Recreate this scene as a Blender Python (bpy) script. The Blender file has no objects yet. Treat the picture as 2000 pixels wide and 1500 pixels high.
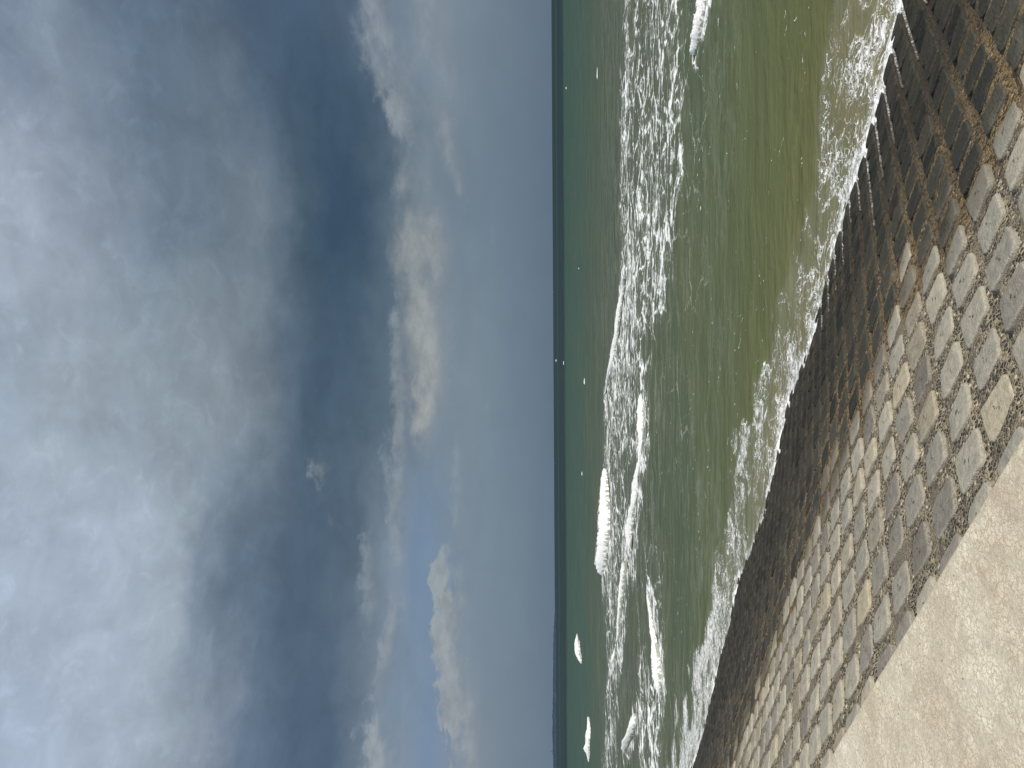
import bpy, math, random
import numpy as np
from mathutils import Matrix, Vector

# ------------------------------------------------------------------ constants
R = math.radians
CZ = 3.30                      # eye height above mean sea level
PROM = CZ - 1.60               # promenade surface
F = 1390.0                     # focal length in photo pixels (2000 wide)
PITCH = math.atan(0.081 / 1.39)
ROLL = math.atan(0.0057)
cp, sp_, cr, sr = math.cos(PITCH), math.sin(PITCH), math.cos(ROLL), math.sin(ROLL)
rng = np.random.default_rng(7)
random.seed(7)
scene = bpy.context.scene
col = scene.collection

# ------------------------------------------------------------------ camera (held on its side: world up = picture left)
cam_d = bpy.data.cameras.new('camera'); cam = bpy.data.objects.new('camera', cam_d); col.objects.link(cam)
cam_d.sensor_fit = 'HORIZONTAL'; cam_d.sensor_width = 36.0; cam_d.lens = F / 2000 * 36
cam_d.clip_start = 0.05; cam_d.clip_end = 60000
def d_of(u, v):                     # photo offset (px right, px up) -> world direction
    ur = u * cr + v * sr; vr = v * cr - u * sr
    return np.array([ur, F * cp - vr * sp_, vr * cp + F * sp_])
ux = Vector((cr, sr * sp_, -sr * cp)).normalized()
vx = Vector((sr, -cr * sp_, cr * cp)).normalized()
fx = Vector((0, cp, sp_))
X, Y, Z = -vx, ux, -fx
cam.matrix_world = Matrix(((X.x, Y.x, Z.x, 0), (X.y, Y.y, Z.y, 0), (X.z, Y.z, Z.z, CZ), (0, 0, 0, 1)))
scene.camera = cam

# ------------------------------------------------------------------ light
SUN_AZ, SUN_EL = 134.0, 40.0        # clockwise from the view direction, behind and to the right
sd = Vector((math.sin(R(SUN_AZ)) * math.cos(R(SUN_EL)), math.cos(R(SUN_AZ)) * math.cos(R(SUN_EL)), math.sin(R(SUN_EL))))
sun_d = bpy.data.lights.new('sun', 'SUN'); sun = bpy.data.objects.new('sun', sun_d); col.objects.link(sun)
sun_d.energy = 4.8; sun_d.angle = R(0.6); sun_d.color = (1.0, 0.95, 0.87)
sun.rotation_euler = (-sd).to_track_quat('-Z', 'Y').to_euler()
sun.location = (20, -20, 40)
vs = scene.view_settings
vs.view_transform = 'Standard'; vs.look = 'None'; vs.exposure = 0.0; vs.gamma = 1.0; vs.use_curve_mapping = False

# ------------------------------------------------------------------ node helper
class NT:
    def __init__(s, tree): s.t = tree; s.n = tree.nodes; s.l = tree.links
    def new(s, typ, **k):
        n = s.n.new(typ)
        for a, b in k.items(): setattr(n, a, b)
        return n
    def put(s, sock, v):
        if v is None: return
        if isinstance(v, bpy.types.NodeSocket): s.l.new(v, sock)
        else:
            if sock.type == 'RGBA' and len(v) == 3: v = (*v, 1)
            sock.default_value = v
    def m(s, op, a, b=None, c=None, clamp=False):
        n = s.new('ShaderNodeMath', operation=op); n.use_clamp = clamp
        s.put(n.inputs[0], a); s.put(n.inputs[1], b); s.put(n.inputs[2], c); return n.outputs[0]
    def v(s, op, a, b=None, sc=None):
        n = s.new('ShaderNodeVectorMath', operation=op)
        s.put(n.inputs[0], a); s.put(n.inputs[1], b)
        if sc is not None: s.put(n.inputs['Scale'], sc)
        return n.outputs['Value'] if op in ('LENGTH', 'DOT_PRODUCT', 'DISTANCE') else n.outputs[0]
    def xyz(s, x, y, z):
        n = s.new('ShaderNodeCombineXYZ'); s.put(n.inputs[0], x); s.put(n.inputs[1], y); s.put(n.inputs[2], z); return n.outputs[0]
    def sep(s, a):
        n = s.new('ShaderNodeSeparateXYZ'); s.put(n.inputs[0], a); return n.outputs
    def noise(s, vec, scale, detail=4, rough=0.55, dist=0.0, color=False, lac=2.0):
        n = s.new('ShaderNodeTexNoise'); s.put(n.inputs['Vector'], vec)
        n.inputs['Scale'].default_value = scale; n.inputs['Detail'].default_value = detail
        n.inputs['Roughness'].default_value = rough; n.inputs['Distortion'].default_value = dist
        n.inputs['Lacunarity'].default_value = lac
        return n.outputs['Color'] if color else n.outputs['Fac']
    def vor(s, vec, scale, feature='F1', out='Distance', rnd=1.0):
        n = s.new('ShaderNodeTexVoronoi', feature=feature); s.put(n.inputs['Vector'], vec)
        n.inputs['Scale'].default_value = scale; n.inputs['Randomness'].default_value = rnd
        return n.outputs[out]
    def mr(s, v, a, b, c=0.0, d=1.0, smooth=True):
        n = s.new('ShaderNodeMapRange'); n.interpolation_type = 'SMOOTHSTEP' if smooth else 'LINEAR'
        n.clamp = True
        for i, q in enumerate((v, a, b, c, d)): s.put(n.inputs[i], q)
        return n.outputs[0]
    def mix(s, f, a, b, blend='MIX'):
        n = s.new('ShaderNodeMix', data_type='RGBA', blend_type=blend); n.clamp_factor = True
        s.put(n.inputs[0], f); s.put(n.inputs[6], a); s.put(n.inputs[7], b); return n.outputs[2]
    def mixf(s, f, a, b):
        n = s.new('ShaderNodeMix', data_type='FLOAT'); s.put(n.inputs[0], f); s.put(n.inputs[2], a); s.put(n.inputs[3], b); return n.outputs[0]
    def ramp(s, f, stops, interp='LINEAR'):
        n = s.new('ShaderNodeValToRGB'); cr_ = n.color_ramp; cr_.interpolation = interp
        while len(cr_.elements) > 1: cr_.elements.remove(cr_.elements[-1])
        for i, (p, c) in enumerate(stops):
            e = cr_.elements[0] if i == 0 else cr_.elements.new(p)
            e.position = p; e.color = (*c, 1)
        s.put(n.inputs[0], f); return n.outputs[0]
    def attr(s, name, out='Fac'):
        n = s.new('ShaderNodeAttribute', attribute_name=name); return n.outputs[out]
    def bump(s, h, strength, dist=1.0, normal=None):
        n = s.new('ShaderNodeBump'); s.put(n.inputs['Height'], h)
        s.put(n.inputs['Strength'], strength); s.put(n.inputs['Distance'], dist); s.put(n.inputs['Normal'], normal); return n.outputs[0]

def lin(c):
    return tuple(((x / 255) / 12.92 if x / 255 <= .04045 else ((x / 255 + .055) / 1.055) ** 2.4) for x in c)
def material(name):
    m = bpy.data.materials.new(name); m.use_nodes = True
    t = NT(m.node_tree); b = m.node_tree.nodes['Principled BSDF']
    return m, t, b

# ------------------------------------------------------------------ sky (world): Nishita base under procedural storm cloud
world = bpy.data.worlds.new('World'); scene.world = world; world.use_nodes = True
w = NT(world.node_tree); bg = world.node_tree.nodes['Background']
sky = w.new('ShaderNodeTexSky', sky_type='NISHITA'); sky.sun_disc = False
sky.sun_elevation = R(SUN_EL); sky.sun_rotation = R(SUN_AZ); sky.dust_density = 2.0
def azel(y, x):
    d = d_of(750 - y, 1000 - x)
    return math.degrees(math.atan2(d[0], d[1])), math.degrees(math.atan2(d[2], math.hypot(d[0], d[1])))
tc = w.new('ShaderNodeTexCoord'); gen = tc.outputs['Generated']
D = w.v('NORMALIZE', gen)
dx, dy, dz = w.sep(D)
az = w.m('MULTIPLY', w.m('ARCTAN2', dx, dy), 57.29578)
el = w.m('MULTIPLY', w.m('ARCSINE', dz), 57.29578)
# cloud-layer coordinates: stretch with distance
P2 = w.xyz(w.m('MULTIPLY', az, 0.055), w.m('MULTIPLY', el, 0.085), 0.0)
wz = w.noise(P2, 1.6, 6, 0.58, color=True)
wx_, wy_, _ = w.sep(wz)
wz2 = w.noise(w.v('ADD', P2, (7.3, 2.1, 0)), 5.5, 5, 0.6, color=True)
wx2, wy2, _ = w.sep(wz2)
ampE = w.mr(el, 1.0, 12.0, 0.15, 1.0)
azw = w.m('ADD', az, w.m('MULTIPLY', w.m('ADD', w.m('MULTIPLY', w.m('SUBTRACT', wx_, .5), 16.0), w.m('MULTIPLY', w.m('SUBTRACT', wx2, .5), 4.0)), ampE))
elw = w.m('ADD', el, w.m('MULTIPLY', w.m('ADD', w.m('MULTIPLY', w.m('SUBTRACT', wy_, .5), 6.0), w.m('MULTIPLY', w.m('SUBTRACT', wy2, .5), 2.2)), ampE))
ELMAX = 44.0
cols = {
 1500: [(0,(166,180,200)),(100,(168,181,200)),(200,(165,178,195)),(300,(155,168,182)),(380,(135,147,163)),(450,(100,118,138)),(550,(82,100,122)),(620,(80,98,120)),(655,(95,112,130)),(720,(112,127,143)),(800,(128,143,160)),(850,(118,140,166)),(900,(128,141,155)),(1000,(115,130,145)),(1078,(106,123,140))],
 1125: [(0,(168,182,200)),(100,(165,178,195)),(250,(168,181,197)),(330,(155,168,180)),(380,(126,141,158)),(450,(100,117,135)),(550,(82,100,118)),(600,(82,101,120)),(680,(90,107,123)),(730,(110,125,139)),(770,(124,139,155)),(830,(115,138,163)),(900,(122,138,153)),(1000,(114,131,146)),(1078,(103,120,137))],
 750: [(0,(150,164,180)),(100,(157,170,182)),(200,(146,159,171)),(300,(143,157,169)),(420,(136,149,159)),(490,(118,131,142)),(545,(92,109,125)),(600,(75,95,113)),(650,(72,93,111)),(710,(78,98,115)),(765,(92,109,123)),(850,(122,137,150)),(930,(120,136,149)),(1000,(110,128,144)),(1078,(100,117,134))],
 375: [(0,(163,175,190)),(80,(150,162,178)),(200,(132,145,160)),(300,(108,124,141)),(400,(106,121,136)),(480,(112,125,138)),(530,(95,112,128)),(575,(72,92,108)),(625,(59,81,101)),(685,(59,80,100)),(740,(77,97,113)),(790,(97,114,130)),(850,(116,131,144)),(930,(111,128,143)),(1000,(105,123,139)),(1078,(98,115,133))],
 0: [(0,(122,137,156)),(60,(128,142,158)),(150,(112,128,147)),(250,(94,112,131)),(400,(87,104,122)),(500,(75,94,116)),(600,(72,92,114)),(690,(80,99,118)),(760,(108,123,140)),(850,(126,140,153)),(950,(112,128,143)),(1078,(98,115,133))],
}
EXPO = 1.0
ramps = []
for y in sorted(cols, reverse=True):
    st = []
    for x, c in sorted(cols[y], key=lambda q: -q[0]):
        a_, e_ = azel(y, x)
        st.append((max(0.0, e_ / ELMAX), tuple(q * EXPO for q in lin(c))))
    a0 = azel(y, 600)[0]
    ramps.append((a0, w.ramp(w.m('DIVIDE', elw, ELMAX), st, 'EASE' if False else 'LINEAR')))
c = ramps[0][1]
for i in range(1, len(ramps)):
    c = w.mix(w.mr(azw, ramps[i - 1][0], ramps[i][0]), c, ramps[i][1])
# soft billow detail on the cloud deck
n1 = w.noise(w.v('ADD', P2, (3.1, 9.2, 0)), 4.2, 7, 0.6, 0.6)
n2 = w.noise(w.xyz(w.m('MULTIPLY', az, 0.05), w.m('MULTIPLY', el, 0.13), 4.4), 3.0, 5, 0.55, 0.8)
hi = w.mr(el, 13.0, 26.0)
gain = w.m('ADD', 1.0, w.m('ADD', w.m('MULTIPLY', w.m('SUBTRACT', n1, .5), w.m('MULTIPLY', w.mr(el, 2.0, 22.0, 0.12, 0.50), 1.0)), w.m('MULTIPLY', w.m('SUBTRACT', n2, .5), w.mr(el, 2.0, 15.0, 0.08, 0.28))))
n4 = w.noise(w.v('ADD', P2, (11.3, 4.7, 0)), 7.5, 6, 0.6, 0.9)
gain = w.m('ADD', gain, w.m('MULTIPLY', w.mr(n4, .50, .80, 0, .16), w.mr(el, 16.0, 26.0)))
c = w.v('SCALE', c, sc=gain)
# distinct clouds: (photo y, x, half-length along the horizon in px, half-height px, tilt, colour, softness, strength)
CA = w.xyz(w.m('MULTIPLY', az, 0.14), w.m('MULTIPLY', el, 0.24), 1.3)
NA = w.noise(CA, 2.2, 7, 0.62, 0.3); NB = w.noise(w.v('ADD', CA, (5.1, 3.3, 0)), 4.6, 6, 0.64, 0.3)
NS_ = w.mr(w.noise(w.v('ADD', CA, (1.7, 8.3, 0)), 3.4, 5, 0.6), 0.3, 0.7, 0.84, 1.12)
NAs = w.m('SUBTRACT', NA, .5); NBs = w.m('SUBTRACT', NB, .5)
def cloud(y, x, sy, sx, colr, soft, strength, amp, which, tilt=0.0, flat=3.0):
    global c
    a0, e0 = azel(y, x)
    ha = sy / F * 57.3; he = sx / F * 57.3
    da = w.m('SUBTRACT', az, a0); de = w.m('SUBTRACT', el, e0)
    ct, st = math.cos(R(tilt)), math.sin(R(tilt))
    p = w.m('MULTIPLY_ADD', da, ct / ha, w.m('MULTIPLY', de, st / ha))
    q = w.m('MULTIPLY_ADD', de, ct / he, w.m('MULTIPLY', da, -st / he))
    r2 = w.m('SQRT', w.m('MULTIPLY_ADD', p, p, w.m('MULTIPLY', q, q)))
    f = w.m('SUBTRACT', w.m('MULTIPLY_ADD', NBs if which else NAs, amp, 1.0), r2)
    so = w.mr(q, -0.6, 0.4, soft * flat, soft)          # crisp top, soft base
    mask = w.m('MULTIPLY', w.mr(f, 0.0, so), strength)
    c = w.mix(mask, c, w.v('SCALE', tuple(a_ * b_ for a_, b_ in zip(lin(colr), (.955, 1.0, .985))), sc=w.m('MULTIPLY_ADD', q, 0.09, NS_)))
CLOUDS = [
 (480, 835, 480, 66, (136,144,151), 1.3, .70, 1.2, 0, 2),
 (-40, 850, 330, 80, (138,146,156), .9, .75, 1.6, 0, 6),
 (20, 742, 120, 36, (146,152,160), .8, .80, 1.4, 1, 14),
 (140, 768, 125, 55, (141,148,157), .8, .80, 1.5, 1, 24),
 (225, 785, 80, 32, (143,149,157), .6, .80, 1.3, 1, 18),
 (290, 885, 140, 26, (143,148,154), .9, .70, 1.4, 1, 12),
 (600, 832, 340, 70, (153,156,157), .9, .92, 1.3, 0, 2),
 (480, 860, 120, 34, (150,152,157), .7, .75, 2.0, 1, 4),
 (690, 850, 160, 46, (158,160,161), .8, .80, 1.5, 1, 0),
 (790, 838, 110, 44, (166,166,165), .9, .75, 1.5, 1, -8),
 (800, 785, 330, 26, (136,144,153), .7, .75, 2.0, 1, 0),
 (1030, 775, 200, 22, (134,145,155), .7, .75, 2.2, 1, 8),
 (1130, 728, 130, 30, (132,142,153), .7, .80, 2.2, 1, 4),
 (1250, 762, 150, 22, (142,149,158), .7, .75, 2.0, 1, -6),
 (1490, 745, 120, 44, (152,158,166), .7, .90, 2.1, 1, 10),
 (1130, 862, 70, 26, (152,158,164), .30, .90, 1.9, 1, -4),
 (1225, 872, 90, 34, (150,155,161), .30, .92, 1.8, 1, -2),
 (1350, 885, 120, 32, (152,156,163), .30, .92, 1.8, 1, 8),
 (1440, 925, 170, 32, (146,151,159), .8, .80, 1.8, 1, 5),
 (1180, 905, 150, 26, (138,147,157), .9, .70, 1.8, 1, 0),
 (950, 897, 140, 20, (134,146,157), .8, .60, 2.2, 1, 0),
 (915, 640, 85, 46, (104,119,133), 1.6, .65, 2.2, 1, 10),
 (918, 628, 40, 26, (168,171,172), 1.5, .90, 2.4, 1, 25),
 (1022, 648, 22, 12, (128,141,151), 1.4, .60, 3.0, 1, 10),
 (800, 955, 50, 12, (128,143,155), 1.2, .45, 2.4, 1, 0),
 (440, 965, 60, 10, (120,136,150), 1.2, .40, 2.4, 1, 0),
]
for q in CLOUDS: cloud(*q)
nis = w.v('SCALE', sky.outputs[0], sc=0.08)
lowsea = w.mr(el, -1.0, -0.02)
c = w.mix(0.985, nis, c)
c = w.mix(lowsea, lin((70, 90, 90)), c)
c = w.v('SCALE', c, sc=10.0)
w.l.new(c, bg.inputs[0]); bg.inputs[1].default_value = 0.1
world.cycles.sampling_method = 'MANUAL'; world.cycles.sample_map_resolution = 256
scene.cycles.max_bounces = 4; scene.cycles.diffuse_bounces = 2; scene.cycles.glossy_bounces = 2

# ------------------------------------------------------------------ numpy noise
def _h(ix, iy, iz, seed):
    n = (ix * 374761393 + iy * 668265263 + iz * 2147483647 + seed * 1274126177) & 0xffffffff
    n = ((n ^ (n >> 13)) * 1274126177) & 0xffffffff
    return ((n ^ (n >> 16)) & 0xffff) / 65535.0
def vnoise(x, y, z=None, seed=0):
    x = np.asarray(x, float); y = np.asarray(y, float)
    z = np.zeros_like(x) if z is None else np.asarray(z, float)
    ix, iy, iz = [np.floor(q).astype(np.int64) for q in (x, y, z)]
    fx_, fy_, fz_ = x - ix, y - iy, z - iz
    s = lambda t: t * t * t * (t * (t * 6 - 15) + 10)
    fx_, fy_, fz_ = s(fx_), s(fy_), s(fz_)
    r = 0
    for a in (0, 1):
        for b in (0, 1):
            for cc in (0, 1):
                wgt = (fx_ if a else 1 - fx_) * (fy_ if b else 1 - fy_) * (fz_ if cc else 1 - fz_)
                r = r + wgt * _h(ix + a, iy + b, iz + cc, seed)
    return r
def fbm(x, y, z=None, oct=4, seed=0, gain=.5):
    r = 0; a = 1.; t = 0; k = 1.
    for o in range(oct):
        r = r + a * vnoise(np.asarray(x) * k, np.asarray(y) * k, None if z is None else np.asarray(z) * k, seed + o * 17); t += a; a *= gain; k *= 2.03
    return r / t - .5

# ------------------------------------------------------------------ mesh helpers
def mesh_obj(name, verts, faces, mat, parent=None, smooth=True, attrs=None):
    me = bpy.data.meshes.new(name)
    verts = np.asarray(verts, np.float32)
    if isinstance(faces, np.ndarray):
        nf, k = faces.shape
        me.vertices.add(len(verts)); me.vertices.foreach_set('co', verts.ravel())
        me.loops.add(nf * k); me.loops.foreach_set('vertex_index', faces.ravel().astype(np.int32))
        me.polygons.add(nf); me.polygons.foreach_set('loop_start', np.arange(0, nf * k, k, dtype=np.int32))
        me.update(calc_edges=True); me.validate()
    else:
        me.from_pydata([tuple(v) for v in verts], [], faces); me.update()
    if smooth: me.polygons.foreach_set('use_smooth', [True] * len(me.polygons))
    for an, (typ, val) in (attrs or {}).items():
        at = me.attributes.new(an, typ, 'POINT')
        at.data.foreach_set('value' if typ == 'FLOAT' else 'vector', np.asarray(val, np.float32).ravel())
    if mat: me.materials.append(mat)
    o = bpy.data.objects.new(name, me); col.objects.link(o)
    if parent: o.parent = parent
    return o
def tag(o, label=None, cat=None, group=None, kind=None):
    if label: o['label'] = label
    if cat: o['category'] = cat
    if group: o['group'] = group
    if kind: o['kind'] = kind
    return o
def empty(name, loc, rz=0.0):
    o = bpy.data.objects.new(name, None); o.location = loc; o.rotation_euler = (0, 0, rz); o.empty_display_size = .3
    col.objects.link(o); return o
def grid_faces(nr, nc):
    a = np.arange(nr * nc).reshape(nr, nc)
    return np.stack([a[:-1, :-1], a[:-1, 1:], a[1:, 1:], a[1:, :-1]], -1).reshape(-1, 4)

# ------------------------------------------------------------------ shore frame
SA = R(-49.4)
sv = np.array([math.sin(SA), math.cos(SA)])           # along the shore, away to the left
tv = np.array([math.cos(SA), -math.sin(SA)])          # out to sea
SLOPE = 0.2840
T_EDGE = 1.814                                        # promenade edge, horizontally from the eye
Z_EDGE = PROM - 0.03
def slope_z(t): return Z_EDGE - SLOPE * (t - T_EDGE)
def st(x, y): return x * sv[0] + y * sv[1], x * tv[0] + y * tv[1]
def xy(s, t): return s * sv[0] + t * tv[0], s * sv[1] + t * tv[1]
def pix(x, y, z):                                     # world -> photo (x, y)
    d = np.stack([x, y, np.asarray(z) - CZ], -1)
    B = np.array([list(ux), list(vx), list(fx)])
    q = d @ B.T
    return 1000 - q[..., 1] / q[..., 2] * F, 750 - q[..., 0] / q[..., 2] * F
def on_plane(x, y, z=0.0):                            # photo point -> world point on the level z
    d = float(750 - y) * np.array(ux) + float(1000 - x) * np.array(vx) + F * np.array(fx)
    k = (z - CZ) / d[2]
    return np.array([0, 0, CZ]) + d * k
def on_slope(x, y):
    d = float(750 - y) * np.array(ux) + float(1000 - x) * np.array(vx) + F * np.array(fx)
    dt = d[0] * tv[0] + d[1] * tv[1]
    k = (Z_EDGE + SLOPE * T_EDGE - CZ) / (d[2] + SLOPE * dt)
    return np.array([0, 0, CZ]) + d * k
WL = [(1350,1500),(1375,1420),(1400,1310),(1420,1235),(1440,1140),(1462,1080),(1490,1010),(1500,960),(1517,890),(1535,800),(1556,740),(1577,680),(1600,600),(1622,520),(1636,460),(1652,390),(1668,350),(1686,300),(1700,250),(1716,200),(1732,120),(1745,60),(1758,0)]
wl = sorted([(st(*on_slope(a, b)[:2])) for a, b in WL])
wl_s = np.array([q[0] for q in wl]); wl_t = np.array([q[1] for q in wl])
def water_t(s):
    base = np.interp(s, wl_s, wl_t)
    return base + 0.10 * fbm(s * 2.2, np.zeros_like(s), oct=4, seed=5) + 0.05 * np.sin(s * 3.1)

# ------------------------------------------------------------------ sea
def water_material():
    m, t, b = material('sea_water')
    geo = t.new('ShaderNodeNewGeometry'); P = geo.outputs['Position']
    x, y, z = t.sep(P)
    dens = t.attr('foam'); swash = t.attr('swash'); film = t.attr('film')
    dist = t.v('LENGTH', P)
    ld = t.m('LOGARITHM', t.m('MAXIMUM', dist, 1.0), 10.0)           # log10 metres
    ns = t.noise(t.v('MULTIPLY', P, (0.02, 0.09, 0)), 1.0, 5, 0.6)
    ldw = t.m('ADD', ld, t.m('MULTIPLY', t.m('SUBTRACT', ns, .5), 0.22))
    k = 0.59
    S = lambda c: tuple(k * q for q in lin(c))
    body = t.ramp(t.m('DIVIDE', ldw, 4.0), [
        (0.80/4, S((126,123,76))), (1.02/4, S((115,119,74))), (1.16/4, S((103,114,78))), (1.30/4, S((93,105,77))),
        (1.48/4, S((89,99,77))), (1.62/4, S((92,102,84))), (1.78/4, S((86,102,84))), (1.95/4, S((74,100,86))), (2.25/4, S((66,94,82)))])
    # darker teal band far out, with one paler line across it
    far_band = t.mr(t.m('ADD', y, t.m('MULTIPLY', t.m('SUBTRACT', t.noise(t.v('MULTIPLY', P, (0.012, 0.02, 0)), 1.0, 3), .5), 60.0)), 184.0, 222.0)
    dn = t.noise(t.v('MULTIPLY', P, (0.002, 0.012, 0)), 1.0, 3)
    far_band_col = t.mix(t.mr(dn, .4, .62), S((24, 50, 52)), S((36, 62, 62)))
    far_band_col = t.mix(t.m('MULTIPLY', t.mr(y, 440, 500), t.mr(y, 560, 680, .38, 0)), far_band_col, S((60, 92, 92)))
    body = t.mix(far_band, body, far_band_col)
    # silt clouds and streaks
    n1 = t.noise(t.v('MULTIPLY', P, (0.12, 0.45, 0)), 1.0, 6, 0.6, 0.6)
    body = t.mix(t.m('MULTIPLY', t.mr(n1, .42, .72), t.mr(dist, 6, 160, .34, .16)), body, S((126, 128, 84)))
    n2 = t.noise(t.v('MULTIPLY', P, (0.3, 2.2, 0)), 1.0, 6, 0.65, 0.4)
    body = t.v('SCALE', body, sc=t.mr(n2, .3, .7, t.mr(dist, 12, 45, .92, .85), t.mr(dist, 12, 45, 1.08, 1.15), smooth=False))
    body = t.mix(t.m('MULTIPLY', swash, t.mr(t.noise(P, .9, 4), .35, .7, .22, .62)), body, S((164, 148, 112)))
    # foam: lace of two cell sizes, warped, plus flecks
    wv = t.v('MULTIPLY', t.v('SUBTRACT', t.noise(P, 1.3, 4, 0.6, color=True), (.5, .5, .5)), (1.1, 1.1, 0))
    wv2 = t.v('MULTIPLY', t.v('SUBTRACT', t.noise(P, 5.0, 3, 0.6, color=True), (.5, .5, .5)), (.30, .30, 0))
    Q = t.v('MULTIPLY', t.v('ADD', t.v('ADD', P, wv), wv2), (1, 1, 0))
    shore = t.mr(swash, .01, .12)
    shore = t.mr(swash, .01, .12); belt = t.m('SUBTRACT', 1.0, shore)
    e1 = t.vor(t.v('MULTIPLY', Q, (0.42, 0.50, 0)), 1.0, 'DISTANCE_TO_EDGE')
    e2 = t.vor(t.v('MULTIPLY', Q, (0.95, 1.25, 0)), 1.0, 'DISTANCE_TO_EDGE')
    e3 = t.vor(Q, 5.5, 'DISTANCE_TO_EDGE')
    e4 = t.vor(Q, 17.0, 'DISTANCE_TO_EDGE')
    big = t.noise(t.v('MULTIPLY', P, (0.5, 0.4, 0)), 1.0, 4, 0.6)
    mid = t.noise(t.v('ADD', P, wv), 2.2, 5, 0.65)
    fine = t.noise(t.v('MULTIPLY', P, (9.0, 9.0, 0)), 1.0, 6, 0.72)
    lw = t.m('MULTIPLY', t.m('MULTIPLY', dens, t.mr(big, .3, .7, .35, 1.5)), t.mr(mid, .34, .66, .15, 1.5))
    l1 = t.m('MULTIPLY', t.mr(e1, 0.0, t.m('MULTIPLY_ADD', lw, 0.15, 0.004), 1.0, 0.0), belt)
    l2 = t.m('MULTIPLY', t.mr(e2, 0.0, t.m('MULTIPLY_ADD', lw, 0.20, 0.004), 1.0, 0.0), t.m('MULTIPLY', belt, t.mr(lw, .08, .35)))
    l3 = t.m('MULTIPLY', t.mr(e3, 0.0, t.m('MULTIPLY_ADD', lw, 0.20, 0.015), 1.0, 0.0), t.mixf(shore, t.mr(lw, .16, .5, 0, .8), t.mr(lw, .10, .34)))
    l4 = t.m('MULTIPLY', t.mr(e4, 0.0, t.m('MULTIPLY_ADD', lw, 0.30, 0.0), 1.0, 0.0), t.m('MULTIPLY', shore, t.mr(lw, .22, .6, 0, .9)))
    lace = t.m('MAXIMUM', t.m('MAXIMUM', l1, l2), t.m('MAXIMUM', l3, l4))
    lace = t.m('MULTIPLY', lace, t.mr(t.mixf(shore, mid, fine), .34, .54, .15, 1.0))
    lace = t.m('MULTIPLY', lace, t.mr(dens, .02, .25))
    solid = t.mr(t.m('ADD', dens, t.m('ADD', t.m('MULTIPLY', t.m('SUBTRACT', fine, .5), 1.5), t.m('MULTIPLY', t.m('SUBTRACT', mid, .5), .8))), .78, 1.15)
    fleckn = t.vor(t.v('ADD', P, wv), 5.0, 'F1'); 
    fleck = t.m('MULTIPLY', t.mr(fleckn, .07, .15, 1, 0), t.mr(t.noise(t.v('MULTIPLY', P, (.5, 1.2, 0)), 1.0, 3), .48, .62))
    fleck = t.m('MULTIPLY', fleck, t.mr(dist, 16, 50, .60, 0))
    foam = t.m('MAXIMUM', t.m('MAXIMUM', lace, solid), fleck, clamp=True)
    # thin old film: pale streaks drawn out by the wind
    fs = t.noise(t.v('MULTIPLY', t.v('ADD', P, wv), (0.55, 3.2, 0)), 1.0, 6, 0.68, 0.5)
    filmv = t.m('MAXIMUM', t.m('MULTIPLY', t.mr(fs, .44, .66), film), t.m('MULTIPLY', dens, t.mr(fs, .3, .6, .25, 1.1)), clamp=True)
    body = t.mix(t.m('MULTIPLY', filmv, .56), body, S((168, 174, 160)))
    colr = t.mix(foam, body, (.86, .87, .86))
    # ripples
    r1 = t.noise(t.v('MULTIPLY', P, (1.6, 4.2, 0)), 1.0, 5, 0.62, 0.4)
    r2 = t.noise(t.v('MULTIPLY', P, (0.25, 0.9, 0)), 1.0, 4, 0.6)
    hgt = t.m('ADD', t.m('ADD', t.m('MULTIPLY', r1, 0.10), t.m('MULTIPLY', r2, 0.35)), t.m('MULTIPLY', foam, 0.05))
    nrm = t.bump(hgt, t.mr(dist, 8, 60, 0.5, 0.85), 1.0)
    df = t.new('ShaderNodeBsdfDiffuse'); gl = t.new('ShaderNodeBsdfGlossy'); mx = t.new('ShaderNodeMixShader')
    t.put(df.inputs['Color'], colr); t.put(gl.inputs['Color'], (1, 1, 1)); t.put(gl.inputs['Roughness'], .24)
    t.put(df.inputs['Normal'], nrm); t.put(gl.inputs['Normal'], nrm)
    t.put(mx.inputs[0], t.m('MULTIPLY', t.mr(ld, .8, 2.0, .075, .11), t.m('SUBTRACT', 1.0, foam)))
    t.l.new(df.outputs[0], mx.inputs[1]); t.l.new(gl.outputs[0], mx.inputs[2])
    t.l.new(mx.outputs[0], m.node_tree.nodes['Material Output'].inputs['Surface']); m.node_tree.nodes.remove(b)
    return m

def foam_material():
    m, t, b = material('breaking_foam')
    geo = t.new('ShaderNodeNewGeometry'); P = geo.outputs['Position']
    n = t.noise(t.v('MULTIPLY', P, (1, .5, 1.6)), 3.4, 8, 0.72, 0.8); n2 = t.noise(P, 12.0, 4, 0.7)
    th = t.attr('thin')
    h = t.m('ADD', n, t.m('MULTIPLY', n2, 0.35))
    mk = t.mr(t.m('ADD', t.m('ADD', t.m('SUBTRACT', n, .5), t.m('MULTIPLY', t.m('SUBTRACT', n2, .5), .7)), t.m('SUBTRACT', 1.0, th)), .18, .62)
    t.l.new(t.mix(mk, tuple(.85 * q for q in lin((160, 165, 146))), t.v('SCALE', (.90, .90, .88), sc=t.mr(n2, .35, .62, .80, 1.0))), b.inputs['Base Color'])  # shading of the froth painted in as grey mottling
    t.put(b.inputs['Roughness'], .9); t.put(b.inputs['Specular IOR Level'], .1)
    t.put(b.inputs['Normal'], t.bump(h, .35, .12))
    return m

M_WATER = water_material(); M_FOAM = foam_material()

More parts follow.
